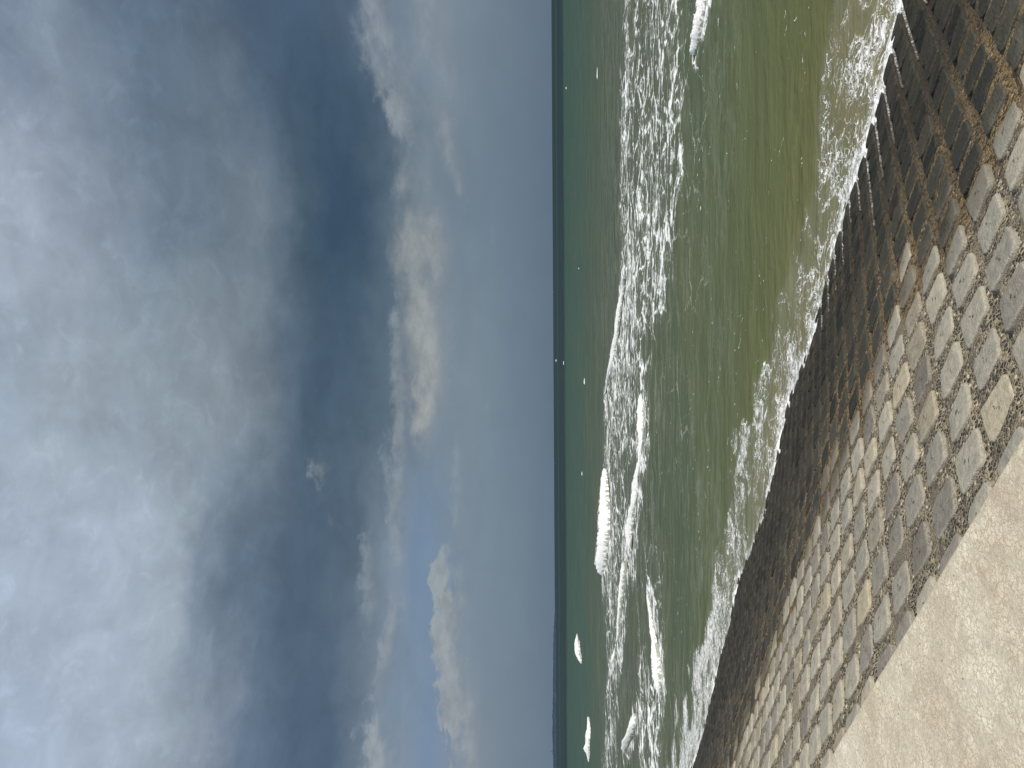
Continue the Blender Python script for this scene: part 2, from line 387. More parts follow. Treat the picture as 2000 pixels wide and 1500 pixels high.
def interp(pts, y):
    p = sorted(pts); return np.interp(y, [q[0] for q in p], [q[1] for q in p])
ZL = [(0,1217),(200,1210),(400,1208),(545,1212),(600,1206),(700,1192),(760,1182),(830,1184),(930,1178),(1100,1175),(1200,1183),(1300,1183),(1500,1172)]
ZR = [(0,1345),(100,1340),(200,1338),(350,1325),(450,1322),(530,1318),(590,1300),(640,1284),(700,1266),(760,1256),(1000,1240),(1150,1228),(1300,1212),(1500,1206)]
SO = [(0,1640),(100,1618),(200,1612),(300,1596),(400,1560),(500,1532),(600,1515),(700,1488),(750,1470),(800,1468),(850,1445),(900,1446),(1000,1432),(1100,1402),(1200,1380),(1300,1345),(1400,1328),(1500,1300)]
def sstep(a, b, x):
    k = np.clip((x - a) / (b - a), 0, 1); return k * k * (3 - 2 * k)
def swell(x, y):
    w1 = np.sin((y + 1.5 * fbm(x * .08, y * .05, seed=3) * 6) * 2 * math.pi / 9.0)
    a = np.clip((y - 8) / 20, 0, 1) * np.clip(300 / np.maximum(y, 1), 0, 1)
    return a * (0.06 * w1 + 0.16 * fbm(x * .35, y * .8, oct=4, seed=11))
BREAKS = [
 [(915,1178,1184),(980,1170,1190),(1040,1168,1191),(1100,1160,1183),(1125,1175,1181)],
 [(762,1250,1254),(830,1242,1257),(900,1244,1254),(960,1232,1249),(1036,1219,1235),(1071,1228,1233)],
 [(0,1359,1377),(50,1352,1370),(107,1350,1356)],
 [(1165,1262,1267),(1250,1270,1281),(1325,1272,1290),(1360,1285,1289)],
 [(1393,1234,1241),(1430,1222,1239),(1470,1217,1222)],
 [(1095,1214,1223),(1160,1207,1218),(1240,1203,1209),(1292,1191,1203)],
 [(340,1322,1327),(450,1297,1303),(560,1284,1287)],
 [(545,1212,1222),(650,1198,1206),(770,1180,1184)]]
def build_sea():
    d = np.concatenate([[0.15, .3, .5, .8, 1.2, 1.7], np.arange(2.3, 14, .8), np.arange(14, 330, 1.3), np.arange(330, 720, 2.2), np.arange(722, 1100, 12)])
    u = np.concatenate([[-9000, -5000, -3000, -2000, -1500, -1250], np.arange(-1050, -800, 25), np.arange(-800, 801, 2.6), np.arange(815, 1060, 25), [1250, 1500, 2000, 3000, 5000, 9000]])
    yy = (CZ * F / d)[:, None] * np.ones(len(u))[None]
    xx = yy * u[None] / F
    s, t = st(xx, yy)
    tw = water_t(s)
    off = t - tw
    zz = np.where(off < 0, slope_z(t) + off * .22 - 0.0, 0)
    zwl = slope_z(tw) + 0.012
    lap = 0.035 * fbm(s * 1.1, t * 1.6, seed=23) * np.clip(off, 0, 1)
    zsea = zwl * np.exp(-np.maximum(off, 0) / 1.6) + swell(xx, yy) * np.clip(off / 3, 0, 1) + lap
    zz = np.where(off < 0, zz + 0.012, zsea)
    px, py = pix(xx, yy, zz)
    pn = 46 * fbm(xx * .6, yy * .22, seed=31, oct=6, gain=.6) 
    zl, zr = interp(ZL, py), interp(ZR, py)
    pxn = px + pn * np.clip((px - 1085) / 90, 0, 1)
    inside = sstep(zl - 5, zl + 10, px + .25 * pn) * (1 - sstep(zr - 40, zr + 22, pxn))
    patch = .55 + 1.5 * fbm(xx * .25, yy * .12, seed=41, oct=5)
    foam = .50 * inside * np.clip(patch + .25, .25, 1.25)
    b2 = sstep(1235, 1250, pxn) * (1 - sstep(1285, 1310, pxn)) * sstep(980, 1120, py)
    foam = np.maximum(foam, .30 * b2 * np.clip(patch + .1, 0, 1))
    b3 = sstep(1300, 1335, pxn) * (1 - sstep(1350, 1420, pxn)) * np.where(py < 700, 1 - sstep(520, 700, py), 0)
    foam = np.maximum(foam, .15 * b3 * np.clip(patch + .2, 0, 1))
    b4 = sstep(1280, 1310, pxn) * (1 - sstep(1330, 1370, pxn)) * sstep(560, 640, py)
    foam = np.maximum(foam, .10 * b4 * np.clip(patch, 0, 1))
    # white water running out of the ends and the feet of the breakers
    for pts in BREAKS:
        b_y = [p[0] for p in pts]; y0, y1 = min(b_y), max(b_y); ext = .32 * (y1 - y0) + 18
        t0 = np.interp(py, b_y, [p[1] for p in pts]); t1 = np.interp(py, b_y, [p[2] for p in pts])
        wy = sstep(y0 - ext, y0 + 6, py) * (1 - sstep(y1 - 6, y1 + ext, py))
        wx = sstep(t0 - 2, t0 + 2, px + .12 * pn) * (1 - sstep(t1 + 2, t1 + 16, px + .35 * pn))
        foam = np.maximum(foam, .85 * wy * wx * np.clip(.75 + 1.6 * fbm(xx * .8, yy * .5, seed=95, oct=4), .2, 1.1))
    so = interp(SO, py)
    sn = px + 95 * fbm(s * .9, t * .9, seed=51, oct=6, gain=.6)
    sw = sstep(so - 6, so + 16, sn) * (off > -.2)
    far = sstep(850, 1350, py)
    foam = np.maximum(foam, sw * (.27 + .38 * far + .14 * sstep(350, 600, py) + .25 * fbm(s * 1.0, t * 1.0, seed=61)))
    edge = np.exp(-np.maximum(off, 0) / (.19 + .16 * np.clip(fbm(s * 1.3, t * .2, seed=71) + .4, 0, 1)))
    foam = np.maximum(foam, edge * (.98 + .6 * fbm(s * 1.5, t * 2, seed=73)))
    foam = np.clip(foam, 0, 1.2)
    swash = sstep(so - 25, so + 75, sn) * (off > -.2) * (1 - .45 * far)
    film = np.clip(sstep(1150, 1200, px) * (1 - sstep(1400, 1470, px)) * (.6 + fbm(xx * .2, yy * .15, seed=81)), 0, 1)
    V = np.stack([xx, yy, zz], -1).reshape(-1, 3)
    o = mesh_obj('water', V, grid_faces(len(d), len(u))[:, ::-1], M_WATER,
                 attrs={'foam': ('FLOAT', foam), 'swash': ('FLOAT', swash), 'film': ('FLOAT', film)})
    # flip if the normals look down
    if o.data.polygons[len(o.data.polygons) // 2].normal.z < 0: o.data.flip_normals()
    tag(o, 'olive green sea turning teal and dark towards the horizon', 'sea', kind='structure')
build_sea()

# ------------------------------------------------------------------ breaking waves: rolled white water with a steep front
def breaker(pts, label, thin=0.0, name='breaking_wave', seed=1, group='breaking waves'):
    pts = sorted(pts); ys = np.array([p[0] for p in pts], float); xt = np.array([p[1] for p in pts], float); xb = np.array([p[2] for p in pts], float)
    n = max(16, int((ys[-1] - ys[0]) / 0.9)); K = 26
    yy = np.linspace(ys[0], ys[-1], n); z0 = np.zeros(n)
    end = np.clip(np.minimum(yy - ys[0], ys[-1] - yy) / 12.0, 0, 1)
    top = np.interp(yy, ys, xt); bot = np.interp(yy, ys, xb)
    wdt = np.maximum(bot - top, .6)
    top = top + wdt * .26 * fbm(yy * .06, z0, seed=seed, oct=2)
    ragb = fbm(yy * .33, z0 + 4, seed=seed + 5, oct=4)[:, None]; ragt = fbm(yy * .45, z0, seed=seed + 1, oct=4)[:, None]
    base = np.array([on_plane(b_, a_) for a_, b_ in zip(yy, bot)])
    if n > 24:                                   # the wave stands on a smooth line; its outline is ragged, its front is not
        fs_ = np.polyval(np.polyfit(yy - yy.mean(), base[:, 1], 3), yy - yy.mean())
        base = base * (fs_ / base[:, 1])[:, None]; base[:, 2] = 0
    cen = base.mean(0)
    hpx = np.maximum(bot - top, .3); fwd = base[:, 1]
    depth = hpx * fwd * fwd / (CZ * F) * .28
    ft = fwd + depth
    dirs = np.array([-((top[i] - 1000) * vx[2] + (yy[i] - 750) * ux[2]) + F * fx[2] for i in range(n)]); dfw = np.array([-((top[i] - 1000) * vx[1] + (yy[i] - 750) * ux[1]) + F * fx[1] for i in range(n)])
    zt = np.maximum(CZ + dirs / dfw * ft, hpx * ft / F * .4)
    a = np.linspace(0, 1, K)[None]; Z = zt[:, None]; Dp = depth[:, None]
    front = a < .62
    r = np.where(front, a / .62, (a - .62) / .38)
    dy = np.where(front, Dp * r, Dp + (Z * 2.0 + .2) * r)
    z = np.where(front, Z * np.sin(np.minimum(r, 1) * math.pi / 2) ** .8, Z * (1 - r * r) - .08 * r)
    lowf = np.where(front, np.clip(1 - r * 2.2, 0, 1), 0); hif = np.where(front, r ** 5, np.clip(1 - r * 2.5, 0, 1))
    z = z + hif * ragt * Z * .30
    X_ = base[:, 0:1] * (base[:, 1:2] + dy) / base[:, 1:2]; Y_ = base[:, 1:2] + dy
    sc = 1.0 / np.clip(zt.mean() * 1.2, .25, 1.5)
    q = lambda k, sd: fbm(X_ * sc * k, Y_ * sc * k * .7, z * sc * k * 1.4, oct=4, seed=seed + sd)
    amp = Z * np.where((a > .02) & (a < .98), 1, .15)
    Zo = np.maximum(-.1, z - .03 + amp * (.07 * q(.8, 9) + .02 * q(4.5, 13)))
    V = np.stack([X_ + amp * .05 * q(3.0, 21), Y_ + amp * (.10 * q(.8, 29) + .03 * q(5, 31)), Zo], -1).reshape(-1, 3)
    rag2 = fbm(yy[:, None] * .38 + a * 0, a * 9.0 + yy[:, None] * .05, oct=4, seed=seed + 5)
    T = thin + .35 * (1 - end)[:, None] + np.where(a > .66, .14, 0) + np.where(front, .80 * np.clip(1 - r * 1.5, 0, 1) ** 1.3 * (1 + 2.2 * rag2), 0) + np.where(front & (r > .8), .12, 0)
    V = V - np.array([cen[0], cen[1], 0])
    o = mesh_obj(name, V, grid_faces(n, K), M_FOAM, attrs={'thin': ('FLOAT', T)})
    o.location = (cen[0], cen[1], 0)
    tag(o, label, 'wave', group)
    return o
breaker([(915,1178,1184),(935,1172,1187),(980,1170,1190),(1040,1168,1191),(1080,1163,1187),(1100,1160,1183),(1118,1166,1181),(1125,1175,1181)], 'tall solid white breaker, the thickest white crest, at the top of the foam belt', seed=11)
breaker([(762,1250,1254),(785,1244,1257),(830,1242,1257),(860,1245,1254),(900,1244,1254),(930,1236,1252),(960,1232,1249),(984,1230,1238),(1000,1226,1236),(1040,1219,1235),(1060,1222,1234),(1071,1228,1233)], 'long ragged white breaker in the middle of the sea, below the thickest crest', seed=23)
breaker([(-60,1366,1384),(0,1359,1377),(50,1352,1370),(85,1344,1364),(100,1344,1358),(107,1350,1356)], 'short bright white breaker cut off by the top edge of the photo', seed=31)
breaker([(1238,1126,1128),(1250,1123,1131),(1262,1121,1134),(1276,1122,1135),(1290,1129,1136),(1296,1134,1136)], 'lone white whitecap far out, first one below the low hills', seed=41, name='whitecap', group='whitecaps far out')
breaker([(1400,1147,1151),(1412,1146,1153),(1430,1144,1155),(1450,1141,1155),(1462,1139,1153),(1472,1144,1150),(1488,1148,1151)], 'lone white whitecap far out near the bottom edge of the photo', seed=47, name='whitecap', group='whitecaps far out')
breaker([(1165,1262,1267),(1200,1265,1271),(1250,1270,1281),(1290,1270,1290),(1325,1272,1290),(1345,1278,1290),(1360,1285,1289)], 'short white breaker nearest the lower shore foam, below the foam belt', seed=53, thin=.10)
breaker([(1393,1234,1241),(1410,1229,1241),(1430,1222,1239),(1450,1212,1229),(1462,1212,1224),(1470,1217,1222)], 'slanting white breaker with a ragged face near the bottom edge of the photo', seed=59, thin=.1)
breaker([(1095,1214,1223),(1130,1209,1222),(1160,1207,1218),(1200,1204,1211),(1240,1203,1209),(1270,1199,1206),(1292,1191,1203)], 'thin white crest line trailing below the thickest breaker', seed=61, thin=.30)
breaker([(340,1322,1327),(380,1310,1317),(420,1302,1308),(450,1297,1303),(490,1292,1300),(530,1288,1294),(560,1284,1287)], 'thin slanting white crest at the near rim of the foam belt', seed=67, thin=.12)
breaker([(545,1212,1222),(570,1210,1220),(600,1203,1213),(650,1198,1206),(690,1191,1206),(712,1187,1198),(740,1183,1188),(770,1180,1184)], 'curling crest line just above the middle of the photo with broken foam', seed=71, thin=.10)
for y, x, l, h_, lb in [(143, 1166, 30, 4, 'small white fleck of a crest high in the photo beyond the foam belt'),
                        (745, 1141, 16, 4, 'tiny bright whitecap far out level with the middle of the photo'),
                        (925, 1136.5, 10, 4, 'tiny bright whitecap far out above the thickest breaker'),
                        (523, 1130.5, 9, 3, 'tiny faint whitecap far out above the curling crest line'),
                        (656, 1144, 9, 3, 'tiny faint whitecap just below the other faint one, far out'),
                        (704, 1086, 6, 2.6, 'minute white dot of a crest close to the horizon'),
                        (709, 1100.5, 10, 2.2, 'minute white crest on the edge of the dark water band'),
                        (172, 1105.5, 6, 2.4, 'minute white crest on the pale green water high in the photo')]:
    l, h_ = l * .75, h_ * .62
    breaker([(y - l / 2, x - .5, x + .5), (y, x - h_ / 2, x + h_ / 2), (y + l * .35, x - h_ * .6, x + h_ * .6), (y + l / 2, x, x + h_ / 2)], lb, seed=int(y), name='whitecap', group='whitecaps far out')

# ------------------------------------------------------------------ promenade
def concrete_material():
    m, t, b = material('promenade_concrete')
    tcn = t.new('ShaderNodeNewGeometry'); P = tcn.outputs['Position']
    n1 = t.noise(P, 2.2, 6, 0.6); n2 = t.noise(P, 11.0, 6, 0.65); n3 = t.noise(P, 70.0, 4, 0.7)
    base = t.ramp(n1, [(.28, (.52, .445, .325)), (.5, (.63, .562, .432)), (.72, (.71, .648, .52))])
    base = t.v('SCALE', base, sc=t.mr(n2, .3, .7, .74, 1.16, smooth=False))
    base = t.v('SCALE', base, sc=t.mr(n3, .25, .75, .72, 1.22, smooth=False))
    wv = t.v('SCALE', t.v('SUBTRACT', t.noise(P, 9.0, 5, 0.65, color=True), (.5, .5, .5)), sc=.13)
    Q = t.v('ADD', P, wv)
    e1 = t.vor(Q, 30.0, 'DISTANCE_TO_EDGE'); e2 = t.vor(Q, 58.0, 'DISTANCE_TO_EDGE')
    crk = t.m('MAXIMUM', t.m('MULTIPLY', t.mr(e1, .01, .075, 1, 0), t.mr(t.noise(P, 11.0, 5, .65), .33, .60, .10, .95)),
              t.m('MULTIPLY', t.mr(e2, .01, .11, 1, 0), t.mr(t.noise(t.v('ADD', P, (4, 1, 2)), 14.0, 4), .42, .62, .0, .7)))
    base = t.mix(t.m('MULTIPLY', crk, .64), base, (.30, .235, .15))
    st_ = t.mr(t.noise(t.v('ADD', P, (1, 7, 0)), 3.3, 5, 0.6, .4), .52, .72)
    base = t.mix(t.m('MULTIPLY', st_, .42), base, (.38, .31, .225))
    sp1 = t.vor(P, 16.0, 'F1'); sp = t.m('MULTIPLY', t.mr(sp1, .05, .10, 1, 0), t.mr(t.noise(P, 16.0, 1), .55, .60))
    base = t.mix(t.m('MULTIPLY', sp, .85), base, (.10, .085, .07))
    t.l.new(base, b.inputs['Base Color']); t.put(b.inputs['Roughness'], .88); t.put(b.inputs['Specular IOR Level'], .25)
    h = t.m('SUBTRACT', t.m('ADD', t.m('MULTIPLY', n2, .6), t.m('MULTIPLY', n3, .35)), t.m('MULTIPLY', crk, .25))
    t.put(b.inputs['Normal'], t.bump(h, .55, .012))
    return m
def build_promenade():
    ss = np.concatenate([np.arange(-40, -4, 2.0), np.arange(-4, 14, .04), np.arange(14, 60, .5), np.arange(60, 400, 20)])
    wob = .010 * fbm(ss * 3, ss * 0, seed=90, oct=5) + .012 * fbm(ss * .7, ss * 0, seed=92)
    prof = [(.004, -.62), (.004, -.05), (.0, -.025), (-.006, -.010), (-.018, -.003), (-.035, 0), (-.3, .0), (-.8, 0), (-2.0, 0), (-6, 0), (-60, 0)]
    V = []
    for s_, w_ in zip(ss, wob):
        for k, (dt, dz) in enumerate(prof):
            x_, y_ = xy(s_, T_EDGE + dt + (w_ if k < 7 else 0)); V.append((x_, y_, PROM + dz))
    V = np.array(V); f = grid_faces(len(ss), len(prof))
    o = mesh_obj('promenade', V, f, concrete_material())
    if o.data.polygons[len(prof) - 3].normal.z < 0: o.data.flip_normals()
    tag(o, 'cream concrete promenade with fine cracks along the top of the sea wall', 'promenade', kind='structure')
build_promenade()

# ------------------------------------------------------------------ sea wall of set stone blocks
# tide mark: photo points on the wet / dry line
WD = [(2010,120),(1980,200),(1915,405),(1850,480),(1800,545),(1764,593),(1727,650),(1683,828),(1640,920),(1587,1033),(1567,1125),(1530,1240),(1497,1327),(1433,1487)]
wd = sorted([st(*on_slope(a, b)[:2]) for a, b in WD])
wd_s = np.array([q[0] for q in wd]); wd_t = np.array([q[1] for q in wd])
def wetness(s, t): return t - np.interp(s, wd_s, wd_t)      # >0: below the tide mark

def block_material():
    m, t, b = material('sea_wall_stone')
    geo = t.new('ShaderNodeNewGeometry'); P = geo.outputs['Position']
    tone = t.attr('tone'); hue = t.attr('hue'); wet = t.attr('wet'); lo = t.attr('local', 'Vector')
    n1 = t.noise(P, 22.0, 6, 0.65); n2 = t.noise(P, 110.0, 4, 0.7)
    # rows of fine tooling grain run down the slope
    s_ = t.v('DOT_PRODUCT', P, (sv[0], sv[1], 0)); t_ = t.v('DOT_PRODUCT', P, (tv[0], tv[1], 0))
    gr = t.noise(t.xyz(t.m('MULTIPLY', s_, 95.0), t.m('MULTIPLY', t_, 16.0), 0), 1.0, 5, 0.65)
    dry = t.ramp(tone, [(0, (.170, .158, .140)), (.25, (.235, .226, .210)), (.6, (.335, .330, .300)), (1, (.43, .415, .36))])
    warm = t.ramp(tone, [(0, (.19, .165, .125)), (.5, (.345, .31, .235)), (1, (.47, .43, .34))])
    dry = t.mix(t.mr(hue, .62, 1.05), dry, warm)
    dry = t.v('MULTIPLY', dry, (1.02, .97, .88))
    dry = t.v('SCALE', dry, sc=t.mr(n1, .28, .72, .66, 1.14, smooth=False))
    dry = t.v('SCALE', dry, sc=t.mr(n2, .25, .75, .76, 1.16, smooth=False))
    dry = t.v('SCALE', dry, sc=t.mr(gr, .3, .7, .90, 1.08, smooth=False))
    wetc = t.ramp(tone, [(0, (.014, .0145, .013)), (.5, (.026, .0265, .0225)), (1, (.056, .052, .039))])
    wetc = t.v('SCALE', wetc, sc=t.mr(wet, .3, 2.2, 1.25, .55))
    wetc = t.mix(t.mr(t.noise(P, 6.0, 4, .6), .45, .7), wetc, (.044, .038, .026))
    alg = t.mr(t.noise(t.v('ADD', P, (3, 3, 1)), 3.2, 5, .65), .60, .75)
    wetc = t.mix(t.m('MULTIPLY', alg, .55), wetc, (.018, .030, .016))
    wetc = t.v('SCALE', wetc, sc=t.mr(gr, .3, .7, .6, 1.5, smooth=False))
    damp = t.mix(.62, dry, (.12, .100, .066))
    wn = t.m('ADD', wet, t.m('MULTIPLY', t.m('SUBTRACT', t.noise(P, 2.6, 4, .6), .5), .55))
    wn2 = t.m('ADD', wn, t.m('MULTIPLY', t.m('SUBTRACT', n1, .5), .28))
    w0 = t.mr(wn2, -.10, .06); w1 = t.mr(wn2, .02, .34)
    colr = t.mix(w1, t.mix(t.m('MULTIPLY', w0, .9), dry, damp), wetc)
    # pale worn arris at the rim and drill holes at the middle
    rim = t.attr('rim')
    colr = t.mix(t.m('MULTIPLY', t.m('MULTIPLY', rim, t.mr(n2, .38, .62)), t.m('SUBTRACT', .32, t.m('MULTIPLY', w0, .25))), colr, (.50, .46, .37))
    lx, ly, lz = t.sep(lo)
    lw = t.v('ADD', lo, t.v('SCALE', t.v('SUBTRACT', t.noise(P, 45.0, 2, color=True), (.5, .5, .5)), sc=.05))
    hx, hy, hz = t.sep(lw)
    d1 = t.v('LENGTH', t.v('MULTIPLY', t.xyz(t.m('SUBTRACT', hx, .012), t.m('SUBTRACT', hy, .016), 0), (1.4, .75, 0)))
    d2 = t.v('LENGTH', t.v('MULTIPLY', t.xyz(t.m('ADD', hx, .012), t.m('ADD', hy, .018), 0), (1.4, .75, 0)))
    hole = t.m('MAXIMUM', t.mr(d1, .006, .0105, 1, 0), t.mr(d2, .005, .009, 1, 0))
    colr = t.mix(t.m('MULTIPLY', hole, .75), colr, (.045, .032, .02))
    t.l.new(colr, b.inputs['Base Color'])
    t.put(b.inputs['Roughness'], t.mixf(w1, .88, .55)); t.put(b.inputs['Specular IOR Level'], t.mixf(w1, .25, .14))
    h = t.m('SUBTRACT', t.m('ADD', t.m('ADD', n1, t.m('MULTIPLY', n2, .5)), t.m('MULTIPLY', gr, .5)), hole)
    t.put(b.inputs['Normal'], t.bump(h, .7, .014))
    return m
def mortar_material():
    m, t, b = material('pebbled_mortar')
    geo = t.new('ShaderNodeNewGeometry'); P = geo.outputs['Position']
    wet = t.attr('wet')
    Q = t.v('ADD', P, t.v('SCALE', t.v('SUBTRACT', t.noise(P, 60.0, 3, color=True), (.5, .5, .5)), sc=.008))
    cc = t.vor(Q, 52.0, 'F1', 'Color'); cd = t.vor(Q, 52.0, 'DISTANCE_TO_EDGE')
    r, g, b3 = t.sep(cc)
    peb = t.ramp(r, [(.0, (.030, .029, .028)), (.32, (.045, .042, .038)), (.52, (.085, .074, .058)), (.62, (.17, .14, .10)), (.78, (.28, .235, .165)), (.92, (.46, .40, .29))], 'CONSTANT')
    mat_ = t.ramp(t.noise(P, 9.0, 5, .6), [(.3, (.20, .165, .11)), (.6, (.34, .285, .195))])
    smooth = t.mr(t.noise(t.v('ADD', P, (5, 2, 0)), 3.5, 3), .55, .66)
    pm = t.m('MULTIPLY', t.mr(cd, .05, .12), t.m('SUBTRACT', 1.0, smooth))
    dry = t.mix(pm, t.mix(smooth, mat_, (.19, .16, .115)), peb)
    wc = t.mix(t.mr(t.noise(P, 2.2, 4), .35, .7), (.23, .16, .078), (.115, .085, .046))
    wetc = t.mix(.80, dry, wc, 'MULTIPLY'); wetc = t.mix(t.mr(r, .3, .5, .1, .85), wetc, wc)
    glint = t.m('GREATER_THAN', g, .93)
    wetc = t.mix(t.m('MULTIPLY', glint, t.mr(cd, .08, .18, 0, .8)), wetc, (.34, .29, .20))  # glints on wet pebbles painted as pale colour
    deepw = t.mix(.8, wetc, (.022, .019, .014))
    wn = t.m('ADD', wet, t.m('MULTIPLY', t.m('SUBTRACT', t.noise(P, 2.6, 4, .6), .5), .7))
    colr = t.mix(t.mr(wn, -.30, .10), dry, wetc); colr = t.mix(t.mr(wn, .5, 1.9), colr, deepw)
    t.l.new(colr, b.inputs['Base Color']); t.put(b.inputs['Roughness'], .85); t.put(b.inputs['Specular IOR Level'], .3)
    h = t.m('ADD', t.mr(cd, 0, .25), t.m('MULTIPLY', t.noise(P, 30, 4), .8))
    t.put(b.inputs['Normal'], t.bump(h, .9, .008))
    return m
M_BLOCK = block_material(); M_MORTAR = mortar_material()
PITCHB = 0.3045
# position of lattice (0,0) from the photo
p00 = on_slope(1949, 795); S0, T0 = st(p00[0], p00[1])
COSL = math.cos(math.atan(SLOPE))
row_t = lambda j: T0 + (j) * PITCHB * COSL
NS = 32
ang = np.linspace(0, 2 * math.pi, NS, endpoint=False) + math.pi / NS
def block_mesh(i, j, detail=True):
    r_ = np.random.default_rng(1000 * (i + 200) + j + 50)
    half = .111 + r_.uniform(-.005, .005); hb = .105 + r_.uniform(-.005, .005)
    pw = r_.uniform(6.5, 13.0)
    ca, sa = np.cos(ang), np.sin(ang)
    rad = (np.abs(ca) ** pw + np.abs(sa) ** pw) ** (-1 / pw)
    ph = r_.uniform(0, 6.28, 4); rad = rad * (1 + .016 * np.sin(3 * ang + ph[0]) + .014 * np.sin(5 * ang + ph[1]) + .010 * np.sin(9 * ang + ph[2]) + r_.normal(0, .010, NS))
    lift = .027 + r_.uniform(-.005, .005)
    rings = [(0.0, .004), (.30, .004), (.60, .003), (.86, .002), (.95, .0005), (.985, -.0015), (1.0, -.006), (1.012, -.024), (1.02, -.06)] if detail else [(0.0, .004), (.8, .003), (.98, -.003), (1.03, -.02), (1.05, -.06)]
    L = []; rim = []
    for q, dz in rings:
        if q == 0: L.append([[0, 0, lift + dz]]); rim.append([0.]); continue
        L.append(np.stack([ca * rad * half * q, sa * rad * hb * q, np.full(NS, lift + dz) + (.0025 * np.sin(2 * ang + ph[3]) * q if q < 1.02 else 0)], -1)); rim.append([1. if .93 < q < 1.04 else 0.] * NS)
    L = np.concatenate(L); rim = np.concatenate(rim)
    yaw = r_.normal(0, .018); cy, sy = math.cos(yaw), math.sin(yaw)
    a = L[:, 0] * cy - L[:, 1] * sy + r_.normal(0, .004); bb = L[:, 0] * sy + L[:, 1] * cy + r_.normal(0, .004)
    tilt = r_.normal(0, .022, 2); zz = L[:, 2] + a * tilt[0] + bb * tilt[1]
    s = S0 + i * PITCHB + a; tt = row_t(j) + bb * COSL + zz * math.sin(math.atan(SLOPE))
    x, y = xy(s, tt); z = slope_z(row_t(j) + bb * COSL) - .026 + zz * COSL
    z = np.where(tt < T_EDGE + .03, np.minimum(z, PROM - .030), z)
    F_ = [[0, 1 + k, 1 + (k + 1) % NS] for k in range(NS)]
    Q_ = []
    for g in range(len(rings) - 2):
        o = 1 + g * NS
        Q_ += [[o + k, o + NS + k, o + NS + (k + 1) % NS, o + (k + 1) % NS] for k in range(NS)]
    tone = np.clip(r_.beta(2.5, 1.4), 0, 1); hue = r_.random()
    wet = wetness(S0 + i * PITCHB, row_t(j)) + r_.normal(0, .13)
    wloc = wet + (tt - row_t(j)) * .6
    n = len(x)
    at = dict(tone=np.full(n, tone), hue=np.full(n, hue), wet=wloc, rim=rim, local=np.stack([L[:, 0], L[:, 1], L[:, 2] * 0], -1))
    return np.stack([x, y, z], -1), F_, Q_, at, tone, wet
def tone_label(tone, hue_wet):
    if hue_wet > .5: return 'dark wet stone block'
    if hue_wet > -.05: return 'brown damp stone block'
    return 'pale dry stone block' if tone > .5 else 'mid grey dry stone block'
def build_wall():
    root = empty('sea_wall', (0, 0, 0))
    x0, y0 = xy(S0, T_EDGE); root.location = (x0, y0, Z_EDGE)
    tag(root, 'sloping sea wall of square stone blocks set in pebbly mortar, pale and dry above, dark and wet below', 'sea wall')
    cand = []
    for i in range(-14, 116):
        for j in range(-1, 23):
            s, t = S0 + i * PITCHB, row_t(j)
            if t > float(water_t(np.array([s]))[0]) + 1.0: continue
            cand.append((i, j))
    def area(q):
        s, t = S0 + q[0] * PITCHB, row_t(q[1]); pts = []
        for a, b_ in ((-.12, -.12), (.12, -.12), (.12, .12), (-.12, .12)):
            x, y = xy(s + a, t + b_); pts.append(pix(np.array(x), np.array(y), slope_z(t + b_)))
        pts = np.array(pts, float)
        c_ = pts.mean(0)
        if not (0 < c_[0] < 2010 and 0 < c_[1] < 1500) or t > float(water_t(np.array([s]))[0]): return 0
        if q[1] < 0: return 0
        a_ = pts; return abs(sum(a_[k][0] * a_[(k + 1) % 4][1] - a_[(k + 1) % 4][0] * a_[k][1] for k in range(4))) / 2
    big = set(sorted(cand, key=area, reverse=True)[:99])
    off = np.array([x0, y0, Z_EDGE])
    VV, TT, QQ = [], [], []; AT = {k: [] for k in ('tone', 'hue', 'wet', 'rim', 'local')}; base = 0
    for q in cand:
        det = q[0] < 40
        V, T, Q, at, tone, wet = block_mesh(*q, detail=det)
        if q in big:
            o = mesh_obj('stone_block', V - off, T + Q, M_BLOCK, root, attrs={k: ('FLOAT_VECTOR' if k == 'local' else 'FLOAT', v) for k, v in at.items()})
            o['label'] = tone_label(tone, wet)
        else:
            VV.append(V - off); TT += [[a + base for a in f] for f in T]; QQ += [[a + base for a in f] for f in Q]; base += len(V)
            for k in AT: AT[k].append(at[k])
    o = mesh_obj('stone_block', np.concatenate(VV), TT + QQ, M_BLOCK, root, attrs={k: ('FLOAT_VECTOR' if k == 'local' else 'FLOAT', np.concatenate(v)) for k, v in AT.items()})
    o['kind'] = 'stuff'; o['label'] = 'smaller, farther blocks of the wall and those under the water edge'
    # mortar bed
    ss = np.concatenate([np.arange(S0 - 5, S0 + 9, .022), np.arange(S0 + 9, S0 + 20, .06), np.arange(S0 + 20, S0 + 36, .15)])
    tt = np.arange(T_EDGE - .02, T_EDGE + 9.5, .03)
    S, T = np.meshgrid(ss, tt, indexing='ij')
    ja = np.abs(((S - S0) / PITCHB) % 1.0 - .5)
    H = -.007 - .016 * np.exp(-(ja / .14) ** 2) + .012 * fbm(S * 9, T * 9, oct=4, seed=101) + .006 * fbm(S * 2, T * 2, seed=103)
    x, y = xy(S, T); z = slope_z(T) + H
    V = np.stack([x, y, z], -1).reshape(-1, 3) - off
    o = mesh_obj('mortar_bed', V, grid_faces(len(ss), len(tt)), M_MORTAR, root, attrs={'wet': ('FLOAT', wetness(S, T).ravel())})
    if o.data.polygons[100].normal.z < 0: o.data.flip_normals()
build_wall()

